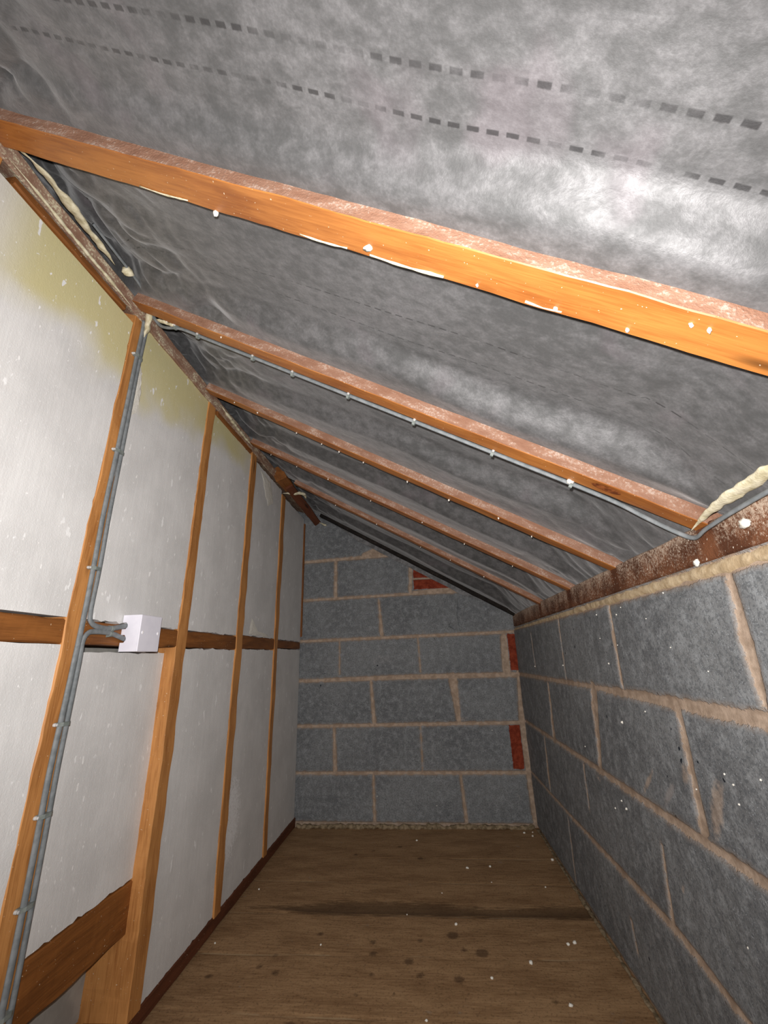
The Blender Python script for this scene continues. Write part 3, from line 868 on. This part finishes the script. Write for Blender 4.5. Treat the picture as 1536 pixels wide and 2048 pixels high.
# ------------------------------------------------------------------ cables
def clip(parent, p, along, out, wid=0.016, h=0.008, ln=0.007, nail=True, side=1):
    """plastic saddle over the cable at p with its nail head"""
    p, along, out = V(p), V(along).normalized(), V(out).normalized()
    along = (along - out * along.dot(out)).normalized(); b = along.cross(out)
    vs, fs = [], []
    prof = [(-wid / 2 - .002, -.001), (-wid / 2 - .001, h * .8), (-wid / 4, h + .002), (wid / 4, h + .002), (wid / 2 + .001, h * .8), (wid / 2 + .002, -.001)]
    for s in (-ln / 2, ln / 2):
        for (u, v) in prof: vs.append(p + along * s + b * u + out * v)
    n = len(prof)
    for i in range(n - 1): fs.append((i, i + 1, i + 1 + n, i + n))
    fs.append(tuple(range(n - 1, -1, -1))); fs.append(tuple(range(n, 2 * n))); fs.append((0, n, 2 * n - 1, n - 1))
    c = link('clip', mesh('clip', vs, fs), (M_CLIP,), parent)
    if nail:
        q = p + b * side * (wid / 2 + .0035); vs = []
        for (r, z) in ((.0032, -.0005), (.0032, .004), (.0022, .005), (.0028, .0052), (.0028, .0068), (.0015, .0075)):
            for j in range(10):
                a = j * math.pi / 5; vs.append(q + along * r * math.cos(a) + b * r * math.sin(a) + out * z)
        fs = [(i * 10 + j, i * 10 + (j + 1) % 10, (i + 1) * 10 + (j + 1) % 10, (i + 1) * 10 + j) for i in range(5) for j in range(10)] + [tuple(50 + j for j in range(10))]
        link('nail', mesh('nail', vs, fs, True), (M_NAIL,), c)
    return c


ca = empty('cable', (0.007, -1.625, 0.06)); tag(ca, 'left grey cable of the pair running full height down the orange stud', 'cable')
cb = empty('cable', (0.007, -1.600, 0.95)); tag(cb, 'right grey cable on the orange stud, turning into the top of the junction box', 'cable')
cc = empty('cable', (0.007, -1.600, 0.06)); tag(cc, 'right grey cable rising up the orange stud into the lower notch of the junction box', 'cable')
bpy.context.view_layer.update()


def cable(parent, pts, rx, ry, nrm):
    o = tube('sheath', pts, rx, ry, nrm, M_CABLE, step=0.006); child_keep(o, parent); return o


cable(ca, [(0.010, -1.600, 1.628), (0.008, -1.596, 1.60), (0.007, -1.598, 1.50), (0.007, -1.600, 1.38), (0.007, -1.603, 1.24), (0.007, -1.607, 1.10), (0.008, -1.607, .95),
           (0.008, -1.608, .85), (0.007, -1.611, .72), (0.007, -1.616, .60), (0.007, -1.615, .48), (0.008, -1.617, .34), (0.008, -1.620, .20), (0.007, -1.622, .05)], .0062, .0038, (1, 0, 0))
cable(cb, [(0.012, -1.590, 1.630), (0.009, -1.585, 1.60), (0.006, -1.585, 1.50), (0.005, -1.585, 1.38), (0.005, -1.586, 1.24), (0.006, -1.589, 1.10), (0.008, -1.590, .98),
           (0.008, -1.592, .885), (0.008, -1.583, .862), (0.007, -1.556, .855), (0.007, -1.523, .855), (0.010, -1.474, .864)], .0055, .0035, (1, 0, 0))
cable(cc, [(0.007, -1.602, .05), (0.007, -1.600, .20), (0.007, -1.598, .34), (0.006, -1.597, .48), (0.006, -1.598, .60), (0.007, -1.597, .72), (0.008, -1.597, .79),
           (0.009, -1.599, .825), (0.008, -1.588, .842), (0.007, -1.566, .846), (0.007, -1.523, .845), (0.010, -1.477, .834)], .0055, .0035, (1, 0, 0))
for z in (1.52, 1.25, .973):
    clip(ca, (0.003, -1.5945 - (1.4 - z) * .012, z), (0, 0, 1), (1, 0, 0), wid=.026, h=.0085, nail=True, side=-1)
for z in (.676, .53, .40, .262):
    clip(ca, (0.003, -1.606 - (.676 - z) * .012, z), (0, 0, 1), (1, 0, 0), wid=.026, h=.0085, nail=True, side=-1)
clip(cb, (0.001, -1.520, .8545), (0, 1, 0), (1, 0, 0), wid=.010, h=.0095, side=1)
clip(cc, (0.001, -1.522, .8435), (0, 1, 0), (1, 0, 0), wid=.010, h=.0095, side=-1)

# cable clipped under the second rafter, then along the wall plate
cr = empty('cable', (0.1, -1.61, 1.59)); tag(cr, 'grey cable along the lower edge of the second rafter, bending onto the wall plate', 'cable')
bpy.context.view_layer.update()
pts = [V((0.034, -1.605, 1.640)), V((0.055, -1.598, 1.612)), V((0.085, -1.607, 1.592))]
for x in (0.13, .2, .3, .4, .5, .6, .7, .8, .9, 1.0): pts.append(rp(1, x, .0255, .0005))
pts += [rp(1, 1.06, .028, .001), rp(1, 1.105, .030, .006), V((1.145, -1.672, .968)), V((W - .010, -1.693, .953)), V((W - .012, -1.730, .958)), V((W - .012, -1.80, .965)),
        V((W - .012, -1.90, .970)), V((W - .012, -2.1, .972)), V((W - .012, -2.5, .972))]
cable(cr, pts, .0030, .0042, ROUT)
for x in (.115, .18, .33, .43, .56, .70, .85, .985):
    c = clip(cr, rp(1, x, .0255, -.004), rp(1, x + .05, .0255) - rp(1, x, .0255), ROUT, wid=.008, h=.011, ln=.006, nail=True, side=-1)

# pale line of a cable lying along the top plate
ct = empty('cable', (0.04, -1.75, 1.665)); tag(ct, 'thin pale cable lying along the far edge of the top plate', 'cable')
bpy.context.view_layer.update()
cable(ct, [(0.040, -1.83, 1.672), (0.043, -1.76, 1.668), (0.046, -1.70, 1.664), (0.044, -1.65, 1.658), (0.036, -1.61, 1.650)], .0032, .0032, (1, 0, 0))

# ------------------------------------------------------------------ junction box
jb = empty('junction_box', (0.0, -1.439, 0.847)); tag(jb, 'white square plastic junction box on the nogging with two cables entering', 'junction box')
bpy.context.view_layer.update()
by0, by1, bz0, bz1, bd_ = -1.478, -1.399, 0.8065, 0.8875, 0.042
# side walls as one shell with two notches cut in the left side where the cables enter
def notch_body():
    vs, fs = [], []
    t = .002
    # outline of left side (x,z) with notches open to the back
    zn = [(bz0, .0), (.826, .0), (.826, .009), (.829, .011), (.840, .011), (.843, .009), (.843, .0), (.856, .0), (.856, .009), (.859, .011), (.868, .011), (.871, .009), (.871, .0), (bz1, .0)]
    poly = [(x, z) for z, x in zn] + [(bd_, bz1), (bd_, bz0)]
    n = len(poly)
    for y in (by0, by0 + t):
        for (x, z) in poly: vs.append((x, y, z))
    fs.append(tuple(range(n - 1, -1, -1))); fs.append(tuple(range(n, 2 * n)))
    for i in range(n): fs.append((i, (i + 1) % n, (i + 1) % n + n, i + n))
    def bx(x0, x1, y0, y1, z0, z1):
        b = len(vs); vs.extend([(x, y, z) for x in (x0, x1) for y in (y0, y1) for z in (z0, z1)])
        fs.extend([tuple(b + i for i in f) for f in [(0, 1, 3, 2), (4, 6, 7, 5), (0, 4, 5, 1), (2, 3, 7, 6), (0, 2, 6, 4), (1, 5, 7, 3)]])
    bx(0, bd_, by1 - t, by1, bz0, bz1); bx(0, bd_, by0 + t, by1 - t, bz1 - t, bz1); bx(0, bd_, by0 + t, by1 - t, bz0, bz0 + t)
    return mesh('body', vs, fs)


o = link('body', notch_body(), (M_BOX,)); child_keep(o, jb)
lid = box_mesh('lid', bd_ - .0005, bd_ + .003, by0 - .0006, by1 + .0006, bz0 - .0006, bz1 + .0006, M_BOX); child_keep(lid, jb)
mm = lid.modifiers.new('bevel', 'BEVEL'); mm.width = .0022; mm.segments = 3
for yy in (by0 + .010, by1 - .010):
    vs = []
    for (r, x) in ((.0034, 0), (.0034, .0006), (.0026, .0014), (.0012, .0008)):
        for j in range(14):
            a = j * math.pi / 7; vs.append((bd_ + .003 + x, yy + r * math.cos(a), .848 + r * math.sin(a)))
    fs = [(i * 14 + j, i * 14 + (j + 1) % 14, (i + 1) * 14 + (j + 1) % 14, (i + 1) * 14 + j) for i in range(3) for j in range(14)] + [tuple(42 + j for j in range(14))]
    o = link('screw', mesh('screw', vs, fs, True), (M_SCREW,)); child_keep(o, jb)

# ------------------------------------------------------------------ crumbs of polystyrene
def crumb(p, r, label, group, sq=(1, 1, 1)):
    vs, fs = [], []; n, m = 9, 6
    sd = random.random() * 50
    for i in range(m + 1):
        th = math.pi * i / m
        for j in range(n):
            a = 2 * math.pi * j / n; q = V((math.sin(th) * math.cos(a), math.sin(th) * math.sin(a), math.cos(th)))
            k = 1 + 0.5 * noise.noise(q * 1.7 + V((sd, 0, 0)))
            vs.append(V(p) + V((q.x * sq[0], q.y * sq[1], q.z * sq[2])) * r * k)
    for i in range(m):
        for j in range(n): fs.append((i * n + j, (i + 1) * n + j, (i + 1) * n + (j + 1) % n, i * n + (j + 1) % n))
    o = link('polystyrene_crumb', mesh('polystyrene_crumb', vs, fs, True), (M_CRUMB,))
    return tag(o, label, 'crumb', group)


FL = [(0.803, -0.415, 5), (0.891, -0.399, 4), (0.602, -0.156, 4), (0.737, -0.783, 4), (1.044, -0.867, 4.5), (1.064, -0.859, 5), (0.923, -0.949, 5), (0.813, -1.01, 3.5),
      (0.982, -1.093, 4.5), (0.045, -0.595, 3), (0.344, -0.896, 2.5), (1.062, -0.55, 2.5), (1.142, -0.338, 5), (1.09, -0.065, 5), (0.03, -0.901, 2.5), (0.648, -1.152, 3),
      (0.585, -0.735, 2), (1.12, -0.10, 4), (1.13, -.055, 3), (.70, -.60, 2), (.88, -.52, 2)]
for (x, y, r) in FL:
    r *= .001; crumb((x, y, r * .55 - .001), r, 'small white polystyrene crumb lying on the brown floorboards', 'crumbs on the floorboards', (1.15, 1, .75))
WL = [(-1.22, 0.61, 3.4), (-1.146, 0.406, 3.2), (-1.07, 0.386, 2.2), (-1.123, 0.417, 2), (-1.593, 0.583, 1.7), (-1.61, 0.572, 1.6), (-1.612, 0.546, 1.8), (-1.496, 0.537, 1.5),
      (-1.541, 0.336, 1.6), (-1.356, 0.649, 1.6), (-1.678, 0.595, 1.6), (-1.206, 0.746, 2.4), (-1.182, 0.872, 2), (-1.308, 0.861, 2), (-1.177, 0.81, 1.5), (-1.34, 0.875, 1.5),
      (-1.539, 0.882, 1.4), (-0.379, 0.722, 2.6), (-0.799, 0.734, 2.4), (-1.28, .79, 1.3), (-1.45, .84, 1.3), (-1.52, .78, 1.4), (-1.62, .74, 1.2), (-.9, .5, 1.8)]
for (y, z, r) in WL:
    r *= .001; crumb((W - .0010, y, z), r, 'tiny white polystyrene crumb stuck to the right block wall', 'crumbs on the right block wall')
crumb((W - .003, -1.668, .915), .0058, 'largest white crumb, on the wall plate below the cable bend', None, (.8, 1.1, 1))
crumb((W - .004, -1.80, .945), .0075, 'white crumb cluster on the wall plate at the right edge', None, (.7, 1.2, 1.0))
crumb(rp(1, .98, .018, .001) + V((0, 0, .0)), .0050, 'white crumb caught beside a cable clip near the wall plate', None, (1, 1, 1.1))
crumb(rp(0, .430, .026, .003), .0040, 'white crumb hanging under the nearest rafter, upper middle', None, (1, .8, 1.5))
crumb(rp(0, .655, .010, .001), .0050, 'pale flake on the underside of the nearest rafter', None, (1.4, .9, .6))
BL = [(.3, 0.394, 0), (.7, .77, 0)]
for (x, z, r) in [(.41, .13, 2.4), (.70, .09, 2.2), (1.00, .415, 2.2), (.18, 1.37, 2.2)]:
    crumb((x, -.0005, z), r * .001, 'tiny white crumb on the dark block end wall', 'crumbs on the end wall')
# specks hanging on the rafters' lower edges
for k, xs_ in ((0, (.79, .86, .93, .97, 1.0)), (1, (.085, .12, .27)), (2, (.12, .20, .33, .40, .47, .55, .66, .78, .9, 1.0)), (3, (.1, .22, .36, .52, .7, .86, 1.0)), (4, (.3, .5, .7, .82, .95))):
    for x in xs_:
        crumb(rp(k, x + random.uniform(-.01, .01), (.018 if random.random() < .7 else -.010), .0012), random.uniform(.0016, .0026),
              'tiny white speck hanging from the underside of ' + ('the nearest rafter', 'the rafter with the cable', 'the third rafter', 'the fourth rafter', 'the fifth rafter')[k],
              'specks under ' + ('the nearest rafter', 'the cabled rafter', 'the third rafter', 'the fourth rafter', 'the fifth rafter')[k], (1, 1, 1.5))
